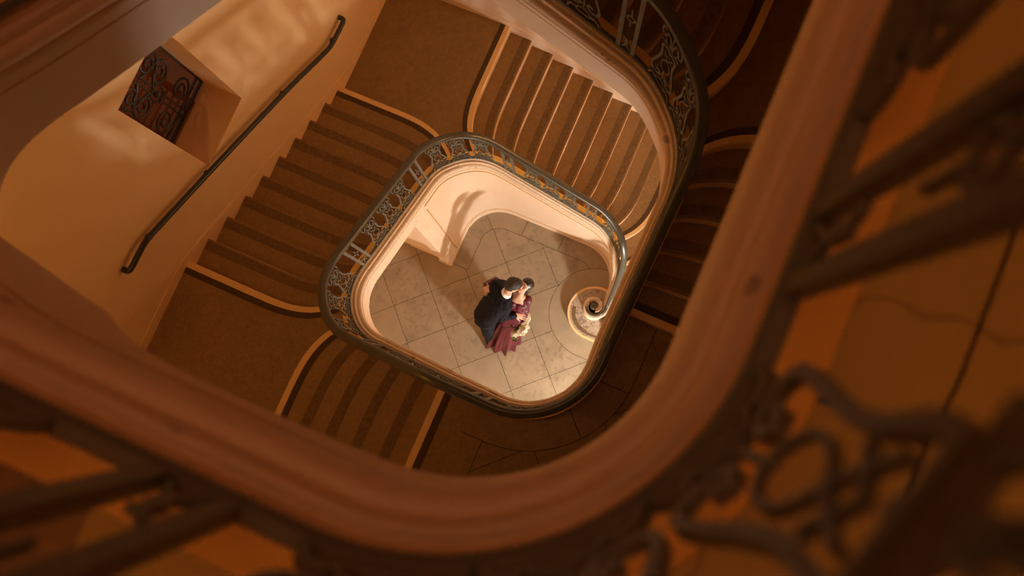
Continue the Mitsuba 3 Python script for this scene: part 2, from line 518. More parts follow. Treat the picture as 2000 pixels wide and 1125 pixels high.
order = [(rev, i) for rev in (0, 1) for i in range(4)]
for rev, i in order:
    fl, n, d = FLIGHTS[i]
    base = rev * F + sum(f[1] for f in FLIGHTS[:i]) * R_
    key = num('stair_flight')
    zone = stair_zone2 if rev else stair_zone
    tag(key, FL_LAB[f'{fl}{rev}'], 'stairs')
    for k in range(n):
        z = base + (k + 1) * R_
        ln = nose(fl, k)
        last = k == n - 1
        first_disc = (rev == 0 and fl == 'E' and k == 0)
        if last and fl == 'S':
            pl = strip_between(ln, d, 0, 0.30)
        elif last:
            nf, nn, nd = FLIGHTS[(i + 1) % 4]
            nx = nose(nf, 0) + np.array(nd) * 0.05
            corner = {'E': (XE, YN), 'N': (XW, YN), 'W': (XW, YS)}[fl]
            pl = Polygon(np.vstack([ln, nx[::-1], [corner]])).buffer(0)
        else:
            pl = Polygon(np.vstack([ln, (nose(fl, k + 1) + np.array(d) * 0.05)[::-1]])).buffer(0)
        if first_disc:
            pl = pl.intersection(zone).union(DISC)
        else:
            pl = pl.intersection(zone)
        nm = 'landing' if last and fl != 'S' else 'step'
        sk = num(f'{key}__{nm}')
        put(sk, extr(pl, z - R_ - 0.03, z), 'mat_light_terrazzo' if first_disc else 'mat_terrazzo', False)
        marked = k == 0 or last
        if not first_disc:
            put(sk + '__riser', extr(strip_between(ln, d, -0.0015, 0.012).intersection(zone), z - R_, z - 0.022), 'mat_riser', False)
        if first_disc:
            e = pl.difference(pl.buffer(-0.028))
            put(sk + '__edge_band', extr(e.buffer(0.003), z - 0.06, z + 0.002), 'mat_edge', False)
            sb = pl.buffer(-0.06).difference(pl.buffer(-0.115)).intersection(Polygon([(-1, 1.02), (0.125, 1.1), (0.125, .8), (0.9, .8), (0.9, 0), (-1, 0)]))
            put(sk + '__nosing_strip', extr(sb, z - 0.01, z + 0.0025), 'mat_strip', False)
            continue
        if marked:
            put(sk + '__edge_band', extr(strip_between(ln, d, -0.004, 0.055).intersection(zone), z - 0.05, z + 0.002), 'mat_edge', False)
            put(sk + '__nosing_strip', extr(strip_between(ln, d, 0.056, 0.118).intersection(zone), z - 0.01, z + 0.0025), 'mat_dark_strip', False)
        else:
            put(sk + '__nosing_strip', extr(strip_between(ln, d, 0.022, 0.115).intersection(zone), z - 0.01, z + 0.002), 'mat_strip', False)

# ------------------------------------------------------------------ floors of stone tiles
well_wall = ring_poly.buffer(-0.045)


def grid_cells(s, ox, oy, ang, region, x0=-9, x1=9):
    u = np.array([math.cos(ang), math.sin(ang)])
    v = np.array([math.sin(ang), -math.cos(ang)])
    out = []
    for i in range(x0, x1):
        for j in range(x0, x1):
            o = np.array([ox, oy]) + s * (i * u + j * v)
            c = Polygon([o, o + s * u, o + s * u + s * v, o + s * v])
            g = c.intersection(region)
            out += [q for q in polys(g) if q.area > 0.0006]
    return out


def lay(floor_key, pieces, z, thick=0.012, gap=0.003, mats=('mat_tile', 'mat_tile2')):
    for k, p in enumerate(pieces):
        q = p.buffer(-gap, join_style=2)
        for g in polys(q):
            if g.area < 0.0003:
                continue
            put(num(f'{floor_key}__tile'), extr(g, z - thick, z), mats[0] if k % 3 else mats[1], False)


# ground floor
put('floor', extr(box(-4.2, -4.6, 4.3, 3.8), -0.25, -0.007), 'mat_joint', False)
tag('floor', 'ground floor of worn diagonal stone tiles under the couple', 'floor', kind='structure')
CIRC = Point(0.13, 1.11).buffer(0.68, 32).union(Polygon([(0.13, 0.43), (1.8, 0.43), (1.8, 1.2), (0.13, 1.2)]))
closed = ring_poly.buffer(-0.045)
area0 = box(-3.8, -1.9, 1.8, 3.7)
hall = area0.difference(Polygon([(XW, yr + .05), (RX0, yr + .05), (RX0, YN), (XW, YN)]))
north = box(XW, 1.45, 1.8, YN)
inside = hall.difference(north).union(closed.intersection(north)).buffer(0)
curve_band = inside.difference(inside.buffer(-0.001)).buffer(0)
edge = closed.exterior
bandN = inside.intersection(closed.difference(closed.buffer(-0.27))).intersection(box(-2.3, 0.97, 0.4, 2.2))
circ = CIRC.intersection(inside)
bandN = bandN.difference(CIRC).buffer(0)
field = inside.difference(bandN).difference(CIRC)
pieces = grid_cells(0.6097, -1.8373, 0.8717, 0.7734, field)
cuts = [LineString([(x, 1.5), (x, 2.3)]) for x in (-1.35, -0.75)] + [LineString([(-1.5, 1.4), (-2.3, 2.2)])]
from shapely.ops import split as shsplit
bp = [bandN]
for c in cuts:
    bp = [q for g in bp for q in polys(shsplit(g, c)) if True] if bp and all(isinstance(g, Polygon) for g in bp) else bp
bp = [q for g in bp for q in polys(g)]
cp = [q for q in polys(circ)]
lay('floor', pieces + bp + cp, 0.0)


def upper_floor(key, z, label, region, off, ringp):
    tag(key, label, 'floor', kind='structure')
    put(key, extr(region, z - 0.24, z - 0.007), 'mat_dark_joint', False)
    near = region.intersection(box(-1.0, -2.6, 1.8, 2.0))
    band = near.intersection(ringp.buffer(off))
    pcs = []
    cut1 = [LineString([(-0.58, -3), (-0.58, 0)]), LineString([(0.0, 0.0), (1.2, -1.2)]), LineString([(0, 0.12), (2, 0.12)])]
    bb = polys(band)
    for c in cut1:
        bb = [q for g in bb for q in polys(shsplit(g, c))]
    pcs += bb
    fld = near.difference(band)
    strip = fld.intersection(box(-1.0, -2.7, -0.36, 0))
    for c in (LineString([(-0.58, -3), (-0.58, 0)]),):
        for g in polys(strip):
            pcs += polys(shsplit(g, c))
    fld = fld.difference(box(-1.0, -2.7, -0.36, 0))
    pcs += grid_cells(0.61, 0.03, -0.585, math.pi / 4, fld, -8, 8)
    lay(key, pcs, z, gap=0.0025 if z < 8 else 0.0035, mats=('mat_terrazzo', 'mat_terrazzo') if z < 8 else ('mat_gallery', 'mat_gallery'))


slab2 = Polygon([(-0.56, -4.6), (4.3, -4.6), (4.3, 0.70), (-0.56, 0.70)]).difference(ring_poly.buffer(0.05))
upper_floor('floor_001', F, 'middle floor of brown stone slabs beside the stair head', slab2, 0.345, ring_poly)
slab3 = Polygon([(-0.56, -4.6), (4.3, -4.6), (4.3, YN), (XW, YN), (XW, 2.06), (-0.56, 2.06)]).difference(ring_poly2.union(top_ring).buffer(0.05))  # north strip added out of view to keep the upper flight there dark
upper_floor('floor_002', 2 * F, 'near gallery floor of stone slabs, blurred behind the dark railing', slab3, 0.28, ring_poly2)

# ------------------------------------------------------------------ walls and ceiling
NY0, NY1, NZ0, NZ1 = 0.523, 1.24, 4.44, 5.89
ww = Polygon([(YS - .25, -.2), (YN + .3, -.2), (YN + .3, 27.0), (YS - .25, 27.0)], [[(NY0, NZ0), (NY0, NZ1), (NY1, NZ1), (NY1, NZ0)]])
m = trimesh.creation.extrude_polygon(ww, 0.40, engine='earcut')      # (y, z, x)
m.vertices = np.stack([XW - 0.40 + m.vertices[:, 2], m.vertices[:, 0], m.vertices[:, 1]], 1)
put('wall_west', m, 'mat_amber_plaster', False)
tag('wall_west', 'cream plaster wall with a deep rectangular opening above the dark handrail', 'wall', kind='structure')
put('wall_north', bx(XW, YN, -.2, XE + .3, YN + .3, 27.0), 'mat_plaster', False)
tag('wall_north', 'pale plaster wall beside the lit flight at the top of the picture', 'wall', kind='structure')
put('wall_east', cat([bx(XE, 0.55, -.2, XE + .25, YN, 27.0), bx(XE + .25, .55, -.2, 4.3, .8, 27.0), bx(4.3, -4.6, -.2, 4.55, .8, 27.0)]), 'mat_plaster', False)
tag('wall_east', 'plaster wall behind the dark short flight', 'wall', kind='structure')
put('wall_south', cat([bx(XW - .4, YS - .25, -.2, -1.05, YS, 27.0), bx(-1.3, -4.6, -.2, -1.05, YS - .25, 27.0), bx(-1.3, -4.85, -.2, 4.55, -4.6, 27.0)]), 'mat_plaster', False)
tag('wall_south', 'plaster wall beyond the left landing', 'wall', kind='structure')
put('ceiling', bx(XW - .4, -4.85, 27.0, 4.55, YN + .3, 27.3), 'mat_plaster', False)
tag('ceiling', 'plain plaster ceiling high over the stairwell', 'ceiling', kind='structure')


def skirt_run(pts, axis_pos, axis, out, top=0.135, bot=0.30, thick=0.012):
    """A sloping skirting on a wall: pts (along, z of the nosings)."""
    a = np.array(pts, float)
    v = []
    for u, z in a:
        sec = [(0, z - bot), (thick, z - bot), (thick, z + top - .006), (thick - .006, z + top), (0, z + top)]
        v.append([((axis_pos + out * s, u, h) if axis == 'x' else (u, axis_pos + out * s, h)) for s, h in sec])
    return grid_mesh(np.array(v), True)


for rev in (0, 1):
    b0 = rev * F
    yb = Y2 - 9 * TW
    pts = crm([(YN, b0 + 16 * R_), (2.75, b0 + 16 * R_), (2.35, b0 + 16.4 * R_), (Y2 - 0.3, b0 + 18.0 * R_), (yb + 0.3, b0 + 24.9 * R_), (yb - 0.12, b0 + 25.9 * R_), (yb - 0.5, b0 + 26 * R_), (YS, b0 + 26 * R_)], 8)
    put(num('baseboard_west'), skirt_run(pts, XW, 'x', 1), 'mat_amber_plaster', 30)
    xe = X1 + 9 * TN
    pts = crm([(XE, b0 + 6 * R_), (xe + .6, b0 + 6 * R_), (xe + .1, b0 + 6.6 * R_), (xe - .3, b0 + 8.0 * R_), (X1 + .3, b0 + 14.9 * R_), (X1 - .12, b0 + 15.9 * R_), (X1 - .5, b0 + 16 * R_), (XW, b0 + 16 * R_)], 8)
    put(num('baseboard_north'), skirt_run(pts, YN, 'y', -1), 'mat_plaster', 30)
for k, t in (('baseboard_west', 'plaster skirting climbing the left wall beside the shadowed flight'), ('baseboard_west_001', 'plaster skirting on the left wall of the upper turn'),
             ('baseboard_north', 'plaster skirting climbing beside the lit flight'), ('baseboard_north_001', 'plaster skirting of the upper north flight')):
    tag(k, t, 'baseboard', kind='structure')

# ------------------------------------------------------------------ the railings round the well
RAIL_H = 0.86
HANDRAIL = [(-.036, .0), (-.040, .012), (-.034, .022), (-.038, .032), (-.034, .046), (-.018, .056), (0, .059), (.018, .056), (.034, .046), (.038, .032), (.034, .022), (.040, .012), (.036, .0)]
UNDER = [(-.016, -.012), (.016, -.012), (.016, .002), (-.016, .002)]
BOTTOM = [(-.018, .026), (-.021, .032), (-.021, .044), (-.015, .052), (.006, .052), (.012, .044), (.012, .032), (.008, .026)]


def hr(G):
    """The height of the handrail over the curb: it sweeps down into the volute."""
    G = np.atleast_1d(G)
    t = np.clip((G - (S_SP - 0.05)) / 0.85, 0, 1)
    t = t * t * (3 - 2 * t)
    return 0.075 + (RAIL_H - 0.06 - 0.075) * t - 0.12 * np.clip((S_SP - 0.1 - G) / 0.3, 0, 1)


def ribbon(pts, w, cap=2):
    return LineString(pts).buffer(w / 2, quad_segs=2, cap_style=cap, join_style=1)


def mir(pts):
    return [(-x, y) for x, y in pts]


def both(pts, w, n=5):
    c = crm(pts, n)
    return [ribbon(c, w), ribbon(mir(c), w)]


CREST = union_all(both([(.012, .655), (.016, .70), (.03, .755), (.055, .765), (.066, .74), (.055, .722)], .013)
                  + both([(.098, .80), (.112, .765), (.108, .72), (.088, .70), (.074, .715), (.078, .738)], .013)
                  + both([(.055, .655), (.062, .685), (.085, .70)], .011)
                  + [ribbon([(-.10, .648), (.10, .648)], .014), ribbon([(0, .65), (0, .87)], .010), ribbon([(-.085, .845), (.085, .845)], .010), ribbon([(-.085, .84), (-.085, .89)], .010), ribbon([(.085, .84), (.085, .89)], .010)])
BELL = union_all(both([(0, .612), (.05, .612), (.072, .602), (.074, .56), (.066, .505), (.072, .44), (.092, .36), (.116, .285), (.122, .235), (.105, .195), (.075, .183), (.046, .196), (.030, .228), (.042, .256), (.062, .245), (.060, .228)], .020)
                 + [ribbon([(0, .585), (0, .62)], .02)])
INNER = union_all(both([(0, .30), (.028, .322), (.046, .365), (.044, .41), (.026, .445), (0, .47)], .010)
                  + both([(0, .47), (.022, .505), (.046, .56)], .010) + both([(0, .54), (.02, .52), (.05, .49)], .009)
                                    + [ribbon([(0, .19), (0, .32)], .012)])
FOOT = union_all(both([(.128, .06), (.122, .09), (.100, .122), (.076, .126), (.060, .108), (.035, .098), (0, .096)], .017)
                 + both([(.06, .108), (.05, .14), (.02, .165), (0, .178)], .012))
RING = union_all([Point(0, .44).buffer(.032, 12).difference(Point(0, .44).buffer(.020, 12)), ribbon([(0, .472), (0, .54)], .009), ribbon([(0, .34), (0, .408)], .009)])
LOW_SCROLL = union_all([ribbon(crm([(-.028, .06), (-.012, .10), (.008, .13), (.004, .17), (-.012, .18)], 5), .012), ribbon(crm([(.028, .06), (.014, .09), (-.006, .14), (.012, .19), (.026, .20)], 5), .012)])
TOP_SCROLL = union_all([ribbon(crm([(-.028, .79), (-.010, .77), (.006, .74), (-.004, .71)], 5), .011), ribbon(crm([(.028, .79), (.012, .75), (.02, .72)], 5), .011), ribbon([(-.03, .795), (.03, .795)], .011)])
BAR = box(-.0145, .045, .0145, .815)


def flat(shape, thick):
    """A flat iron shape in (u, h), thickness centred on 0, as (vertices, faces)."""
    ms = []
    for p in polys(shape.simplify(0.0012)):
        mm = trimesh.creation.extrude_polygon(p, thick, engine='earcut')
        mm.apply_translation((0, 0, -thick / 2))
        ms.append(mm)
    return cat(ms)


def slim(shape):
    return affinity.translate(affinity.scale(shape, 0.82, 0.90, origin=(0, 0)), 0, 0.005)


CREST, BELL, INNER, FOOT = slim(CREST), slim(BELL), slim(INNER), slim(FOOT)
F_CREST, F_BELL, F_INNER, F_FOOT, F_RING = flat(CREST, .013), flat(BELL, .016), flat(INNER, .011), flat(FOOT, .018), flat(RING, .012)
F_BAR, F_LOW, F_TOP = flat(BAR, .024), flat(LOW_SCROLL, .012), flat(TOP_SCROLL, .012)


def bend(mm, G0, du=0.0, shift=-0.003):
    v = mm.vertices
    G = G0 + du + v[:, 0]
    p, n, _ = frame(G)
    k = hr(G) / (RAIL_H - 0.06)
    z = zc(G) + C_TOP + v[:, 1] * k
    out = np.empty_like(v)
    out[:, :2] = p + n * (v[:, 2] + shift)[:, None]
    out[:, 2] = z
    return trimesh.Trimesh(out, mm.faces, process=False)


PAIRS = [0.02, 1.09, 2.17, 3.26, 4.38, 5.46, 6.53, 7.62]
RAIL_LAB = ['grey green iron railing of the lower turn with scrolled bell panels and a moulded handrail',
            'dark scrolled iron railing of the upper turn',
            'blurred black iron railing of the near gallery with scrolled panels']
for i, (a, b) in enumerate(RANGES):
    key = num('stair_railing')
    tag(key, RAIL_LAB[i], 'railing')
    if i == 2:
        b = G_TOP + 1.5
    G = samples(S_SP - 0.36 if i == 0 else a, b, 0.03)
    hz = lambda g: zc(g) + hr(g)
    put(key + '__handrail', sweep(G, HANDRAIL, lift=C_TOP + 0.002, zfun=hz), 'mat_rail', 50)
    put(key + '__top_bar', sweep(G, UNDER, lift=C_TOP, zfun=hz), 'mat_iron', 30)
    put(key + '__bottom_bar', sweep(G, BOTTOM), 'mat_iron', 40)
    marks = []
    pairs = PAIRS[:7] + [PAIRS[7] + (0.09 if i == 1 else 0)]
    for q in range(8):
        nxt = pairs[q + 1] if q < 7 else pairs[0] + (8.68 if i == 1 else 8.74)
        marks.append((pairs[q], 'pair'))
        for w in (0.27, 0.5, 0.73):
            marks.append((pairs[q] + (nxt - pairs[q]) * w, 'panel'))
    for s, what in marks:
        g0 = s + (0.07, 0.07 + L1, 0.12 + L2)[i]
        if i == 0 and g0 < S_SP + 0.33:
            continue
        if i == 2 and g0 > G_TOP + 1.3:
            continue
        if what == 'pair':
            for du in (-0.052, 0.052):
                put(num(key + '__post'), bend(F_BAR, g0, du), 'mat_iron', False)
            put(num(key + '__ring_ornament'), bend(F_RING, g0), 'mat_iron', False)
            put(num(key + '__low_scroll'), bend(F_LOW, g0), 'mat_iron', False)
            put(num(key + '__top_scroll'), bend(F_TOP, g0), 'mat_iron', False)
        else:
            pk = num(key + '__scroll_panel')
            put(pk, bend(F_BELL, g0), 'mat_iron', False)
            put(pk + '__crest', bend(F_CREST, g0), 'mat_iron', False)
            put(pk + '__inner_scroll', bend(F_INNER, g0), 'mat_iron', False)
            put(pk + '__foot', bend(F_FOOT, g0), 'mat_iron', False)

# ------------------------------------------------------------------ handrail on the left wall
wr = num('wall_handrail')
tag(wr, 'dark metal handrail running down the cream wall below the opening', 'handrail')
P0 = [(-3.80, -0.635, 4.945), (-3.745, -0.63, 4.955), (-3.73, -0.58, 4.955), (-3.73, -0.45, 4.95), (-3.73, -0.34, 4.935), (-3.73, -0.20, 4.87), (-3.73, 0.6, 4.43), (-3.73, 1.565, 3.885),
      (-3.73, 2.25, 3.46), (-3.73, 2.39, 3.40), (-3.73, 2.55, 3.385), (-3.73, 2.66, 3.385), (-3.745, 2.70, 3.385), (-3.80, 2.705, 3.385)]
put(wr + '__rail', tube(crm(P0, 6), 0.026, 10), 'mat_wall_rail', 40)
for y, z in ((-0.30, 4.915), (0.45, 4.512), (1.565, 3.885), (2.45, 3.392)):
    put(num(wr + '__bracket'), cat([tube(crm([(-3.795, y, z - .075), (-3.755, y, z - .07), (-3.735, y, z - .045), (-3.73, y, z - .015)], 5), .008, 6),
                                    trimesh.creation.cylinder(.028, .008, sections=14, transform=trimesh.transformations.translation_matrix((-3.796, y, z - .075)) @ trimesh.transformations.rotation_matrix(math.pi / 2, (0, 1, 0)))]), 'mat_wall_rail', 40)

# ------------------------------------------------------------------ iron grille in the opening and the little room behind it
gx = XW - 0.45
gk = num('window_grille')
tag(gk, 'black wrought iron grille of spiral scrolls in the deep wall opening', 'grille')


def spiral(cy, cz, r0, a0, turns, sgn, tail=()):
    th = np.linspace(0, turns * 2 * math.pi, 26)
    rr = r0 * (1 - 0.82 * th / th[-1])
    p = np.stack([cy + rr * np.cos(a0 + sgn * th), cz + rr * np.sin(a0 + sgn * th)], 1)
    if len(tail):
        p = np.vstack([crm(list(tail) + [tuple(p[0])], 4)[:-1], p])
    return np.stack([np.full(len(p), gx), p[:, 0], p[:, 1]], 1)


gw = (NY0 - .02, NY1 + .02)
put(gk + '__frame', cat([bx(gx - .012, gw[0], NZ0 - .02, gx + .012, gw[0] + .025, NZ1 + .05), bx(gx - .012, gw[1] - .025, NZ0 - .02, gx + .012, gw[1], NZ1 + .05),
                         bx(gx - .012, gw[0], NZ0 - .02, gx + .012, gw[1], NZ0 + .005), bx(gx - .012, gw[0], NZ1 + .025, gx + .012, gw[1], NZ1 + .05),
                         bx(gx - .010, gw[0], NZ0 + .07, gx + .010, gw[1], NZ0 + .09), bx(gx - .010, gw[0], NZ1 - .06, gx + .010, gw[1], NZ1 - .04)]), 'mat_dark_iron', False)
cy = 0.89
for sg in (-1, 1):
    for cz, up in ((4.66, 1), (5.03, -1), (5.22, 1), (5.60, -1)):
        yy = cy + sg * 0.165
        a0 = math.pi / 2 * (-up)
        tail = [(cy + sg * .02, cz - up * .20), (cy + sg * .09, cz - up * .155), (cy + sg * .15, cz - up * .145)]
        put(num(gk + '__scroll'), tube(spiral(yy, cz, .125, a0, 1.75, sg * up, tail), .0125, 6), 'mat_dark_iron', 50)
for sg in (-1, 1):
    put(num(gk + '__upright'), tube(crm([(gx, cy + sg * .03, NZ0), (gx, cy + sg * .03, 4.8), (gx, cy + sg * .075, 4.93), (gx, cy + sg * .03, 5.06), (gx, cy + sg * .03, 5.3), (gx, cy + sg * .03, NZ1)], 5), .010, 6), 'mat_dark_iron', 50)
put(gk + '__rosette', cat([trimesh.creation.icosphere(2, .035).apply_translation((gx, cy, 4.93)), bx(gx - .012, cy - .06, 4.845, gx + .012, cy + .06, 4.86), bx(gx - .012, cy - .06, 5.0, gx + .012, cy + .06, 5.015)]), 'mat_dark_iron', 40)
put('wall_back', cat([bx(-5.75, -.6, 3.5, -5.6, 2.6, 6.6), bx(-5.6, -.6, 3.5, -4.2, -.5, 6.6), bx(-5.6, 2.5, 3.5, -4.2, 2.6, 6.6), bx(-5.6, -.6, 6.5, -4.2, 2.6, 6.6)]), 'mat_plaster', False)
tag('wall_back', 'dim plaster wall of the little room behind the grille', 'wall', kind='structure')
put('floor_003', bx(-5.6, -.5, 3.4, -4.2, 2.5, 3.5), 'mat_tile2', False)
tag('floor_003', 'pale floor of the little room behind the grille', 'floor', kind='structure')
sh = num('slatted_shutter')
tag(sh, 'reddish wooden slatted shutter standing behind the grille', 'shutter')
put(sh + '__frame', cat([bx(-4.86, .62, 3.5, -4.80, .68, 5.6), bx(-4.86, 1.12, 3.5, -4.80, 1.18, 5.6), bx(-4.86, .62, 5.54, -4.80, 1.18, 5.6)]), 'mat_wood', False)
for k in range(16):
    z = 3.62 + k * .12
    s = bx(-.035, .68, -.006, .035, 1.12, .006)
    s.apply_transform(trimesh.transformations.rotation_matrix(-0.7, (0, 1, 0)))
    s.apply_translation((-4.83, 0, z))
    put(num(sh + '__slat'), s, 'mat_wood', False)

# ------------------------------------------------------------------ what carries the lamps
put('globe_lamp__stand', cat([tube([(1.78, -.98, .02), (1.78, -.98, 1.0), (1.78, -.98, 1.60)], .016, 8), trimesh.creation.cylinder(.16, .03, sections=24).apply_translation((1.78, -.98, .015))]), 'mat_dark_iron', 40)
put('globe_lamp_001__chain', tube([(-.85, .75, 26.08), (-.85, .75, 26.5), (-.85, .75, 27.0)], .012, 6), 'mat_dark_iron', 40)
put('globe_lamp_002__bracket', cat([bx(.76, 3.69, 4.36, .84, 3.716, 4.5), bx(.785, 3.60, 4.37, .815, 3.70, 4.40)]), 'mat_dark_iron', False)
put('globe_lamp_004__cord', tube([(-2.95, -1.15, 8.38), (-2.95, -1.15, 8.6), (-2.95, -1.15, 8.805)], .008, 6), 'mat_dark_iron', 40)
put('globe_lamp_003__cord', tube([(-5.0, 1.9, 5.68), (-5.0, 1.9, 6.1), (-5.0, 1.9, 6.5)], .006, 6), 'mat_dark_iron', 40)

# ------------------------------------------------------------------ the couple
V = lambda *a: np.array(a, float)


def unit(v):
    v = np.asarray(v, float)
    return v / np.linalg.norm(v)


def ball(p, r, seg=20):
    return m3.Manifold.sphere(float(r), seg).translate([float(x) for x in p])


def bone(*pr, seg=20):
    """The hull of spheres given as (point, radius) pairs."""
    return m3.Manifold.batch_hull([ball(p, r, seg) for p, r in pr])


def union(ms):
    return m3.Manifold.batch_boolean(ms, m3.OpType.Add)


def soften(man, edge=0.015, it=8):
    man = man.refine_to_length(edge)
    q = man.to_mesh()
    t = trimesh.Trimesh(q.vert_properties[:, :3], q.tri_verts, process=True)
    if it:
        trimesh.smoothing.filter_taubin(t, lamb=0.5, nu=0.52, iterations=it)
    return t


def as_man(t):
    return m3.Manifold(m3.Mesh(vert_properties=np.asarray(t.vertices, np.float32), tri_verts=np.asarray(t.faces, np.uint32)))


def chain(pts, rad, seg=16):
    return [bone((pts[i], rad[i]), (pts[i + 1], rad[i + 1]), seg=seg) for i in range(len(pts) - 1)]


def hand(wrist, d, nrm, thumb, curl=0.25, spread=0.16, sc=1.0):
    """A hand from the wrist along d; nrm points out of the back of the hand; thumb = +1 or -1 is the side of the thumb."""
    d = unit(d)
    nrm = unit(nrm - d * np.dot(nrm, d))
    sd = np.cross(nrm, d) * thumb
    w = np.asarray(wrist, float)
    pt = lambda a, b, c: w + sc * (d * a + sd * b + nrm * c)
    ms = [bone((pt(0, .018, 0), .022 * sc), (pt(0, -.016, 0), .021 * sc), (pt(.088, .032, .002), .013 * sc), (pt(.090, .008, .005), .0135 * sc), (pt(.082, -.030, 0), .012 * sc), seg=16)]
    for k, (b, ln) in enumerate(((.033, .072), (.011, .080), (-.011, .074), (-.031, .058))):
        a = (b / .033) * spread
        p, dirn = pt(.085, b, .003), d * math.cos(a) + sd * math.sin(a)
        pts, rad, ang = [p], [.0098 * sc], 0.0
        for j, fr in enumerate((.45, .31, .24)):
            ang += curl * (0.5 if j == 0 else 1.0)
            p = p + sc * ln * fr * (dirn * math.cos(ang) - nrm * math.sin(ang))
            pts.append(p)
            rad.append((.0092, .0085, .0072)[j] * sc)
        ms += chain(pts, rad, 12)
    t0, t1 = pt(.022, .028, -.006), pt(.055, .055, -.012)
    t2 = t1 + sc * .030 * unit(d * .9 + sd * .45 - nrm * .25)
    ms += chain([t0, t1, t2], [.016 * sc, .0115 * sc, .0088 * sc], 12)
    return soften(union(ms), 0.006, 4)


class Head:
    """A head with its own axes: r to its left ear side, f where the face looks, u the crown."""

    def __init__(self, c, f, u, s=1.0):
        self.c, self.s = np.asarray(c, float), s
        self.f = unit(f)
        self.u = unit(np.asarray(u, float) - self.f * np.dot(u, self.f))
        self.r = np.cross(self.f, self.u)

    def p(self, x, y, z):
        return self.c + self.s * (self.r * x + self.f * y + self.u * z)

    def b(self, x, y, z, r):
        return (self.p(x, y, z), r * self.s)

    def bones(self, jaw=.030):
        return [bone(self.b(0, -.018, .035, .084), self.b(0, .020, .045, .074), self.b(0, .0, .02, .076)),
                bone(self.b(0, .015, .02, .070), self.b(.028, .042, -.045, .030), self.b(-.028, .042, -.045, .030), self.b(0, .062, -.088, jaw * .75), self.b(.03, .01, -.06, jaw), self.b(-.03, .01, -.06, jaw)),
                bone(self.b(.030, .058, -.012, .026), self.b(-.030, .058, -.012, .026), self.b(0, .066, -.055, .025)),
                bone(self.b(0, .086, .012, .008), self.b(0, .108, -.022, .0095), self.b(.011, .094, -.028, .007), self.b(-.011, .094, -.028, .007), seg=12),
                bone(self.b(.077, -.008, .012, .010), self.b(.072, -.004, -.022, .008), self.b(.078, -.022, .010, .008), seg=10),
                bone(self.b(-.077, -.008, .012, .010), self.b(-.072, -.004, -.022, .008), self.b(-.078, -.022, .010, .008), seg=10)]

    def face(self, key, lips=.0075):
        for sg in (-1, 1):
            e = bone(self.b(sg * .022, .080, .010, .006), self.b(sg * .040, .073, .010, .006), self.b(sg * .031, .081, .010, .0075), seg=10)
            put(num(key + '__eye'), e, 'mat_eye', 40)
            e = bone(self.b(sg * .016, .088, .032, .0035), self.b(sg * .034, .084, .038, .0045), self.b(sg * .050, .072, .032, .003), seg=8)
            put(num(key + '__eyebrow'), e, 'mat_eye', 40)
        e = bone(self.b(-.023, .079, -.054, .0045), self.b(0, .090, -.052, lips), self.b(.023, .079, -.054, .0045), self.b(0, .087, -.060, lips), seg=10)
        put(key + '__lips', e, 'mat_lips', 40)


# ---- the man: bent over the woman, seen from behind and above
man = num('person')
tag(man, 'man in a dark navy suit with short greying hair, bending over and embracing a woman', 'person')
m_hip, m_chest, m_neck = V(-1.245, .375, .95), V(-1.13, .64, 1.25), V(-1.052, .765, 1.40)
m_lat = unit(V(-.79, .61, .08))
m_shL, m_shR = V(-1.245, .815, 1.345), V(-.985, .610, 1.30)
mh = Head(V(-1.005, .872, 1.525), (.78, .22, -.58), (.30, .62, .70), 1.02)
m_elR, m_wrR = V(-1.015, .445, 1.11), V(-.850, .560, 1.105)
m_elL, m_wrL = V(-1.10, .90, 1.10), V(-.93, .82, 1.08)
legs = [(m_hip + m_lat * .085, V(-1.262, .300, .50), V(-1.250, .215, .09)), (m_hip - m_lat * .085, V(-1.165, .225, .50), V(-1.150, .120, .09))]
core = [bone((m_hip + m_lat * .06, .09), (m_hip - m_lat * .06, .09), (m_chest + m_lat * .07, .09), (m_chest - m_lat * .07, .09)),
        bone((m_chest + m_lat * .07, .09), (m_chest - m_lat * .07, .09), (m_shL, .05), (m_shR, .05)),
        bone((m_neck, .058), (mh.p(0, -.01, -.05), .052))]
core += chain([m_shL, m_elL, m_wrL], [.05, .036, .026]) + chain([m_shR, m_elR, m_wrR], [.05, .036, .026])
for a, k, f in legs:
    core += chain([a, k, f], [.08, .05, .04])
bd = union(core + mh.bones())
hR = hand(m_wrR, V(.9, .22, -.42), V(.35, -.1, .9), -1, .35)
hL = hand(m_wrL, V(.95, -.1, -.1), V(0, .3, -.95), 1, .3)
put(man + '__body', union([as_man(soften(bd, .014, 5)), as_man(hR), as_man(hL)]), 'mat_skin', 50)
jk = [bone((m_hip + m_lat * .075 + V(0, 0, -.09), .118), (m_hip - m_lat * .075 + V(0, 0, -.09), .118), (m_hip + m_lat * .06, .125), (m_hip - m_lat * .06, .125)),
      bone((m_hip + m_lat * .06, .125), (m_hip - m_lat * .06, .125), (m_chest + m_lat * .085 + V(-.01, -.02, 0), .122), (m_chest - m_lat * .085 + V(-.01, -.02, 0), .122)),
      bone((m_chest + m_lat * .085, .122), (m_chest - m_lat * .085, .122), (m_shL, .076), (m_shR, .076), (m_neck + V(-.02, -.03, -.02), .065)),
      bone((m_hip + m_lat * .02 + V(-.03, -.06, -.10), .10), (m_hip - m_lat * .10 + V(.01, -.05, -.12), .09), (m_hip, .10))]
jk += chain([m_shR, m_elR, m_wrR - unit(m_wrR - m_elR) * .02], [.078, .064, .046]) + chain([m_shL, m_elL, m_wrL], [.076, .058, .044])
jt = soften(union(jk), .016, 6)
d = meshkit.fbm(jt.vertices * 9, 3, 5) - 0.5
d2 = np.abs(meshkit.noise(jt.vertices * (15, 15, 26), 3) - .5)
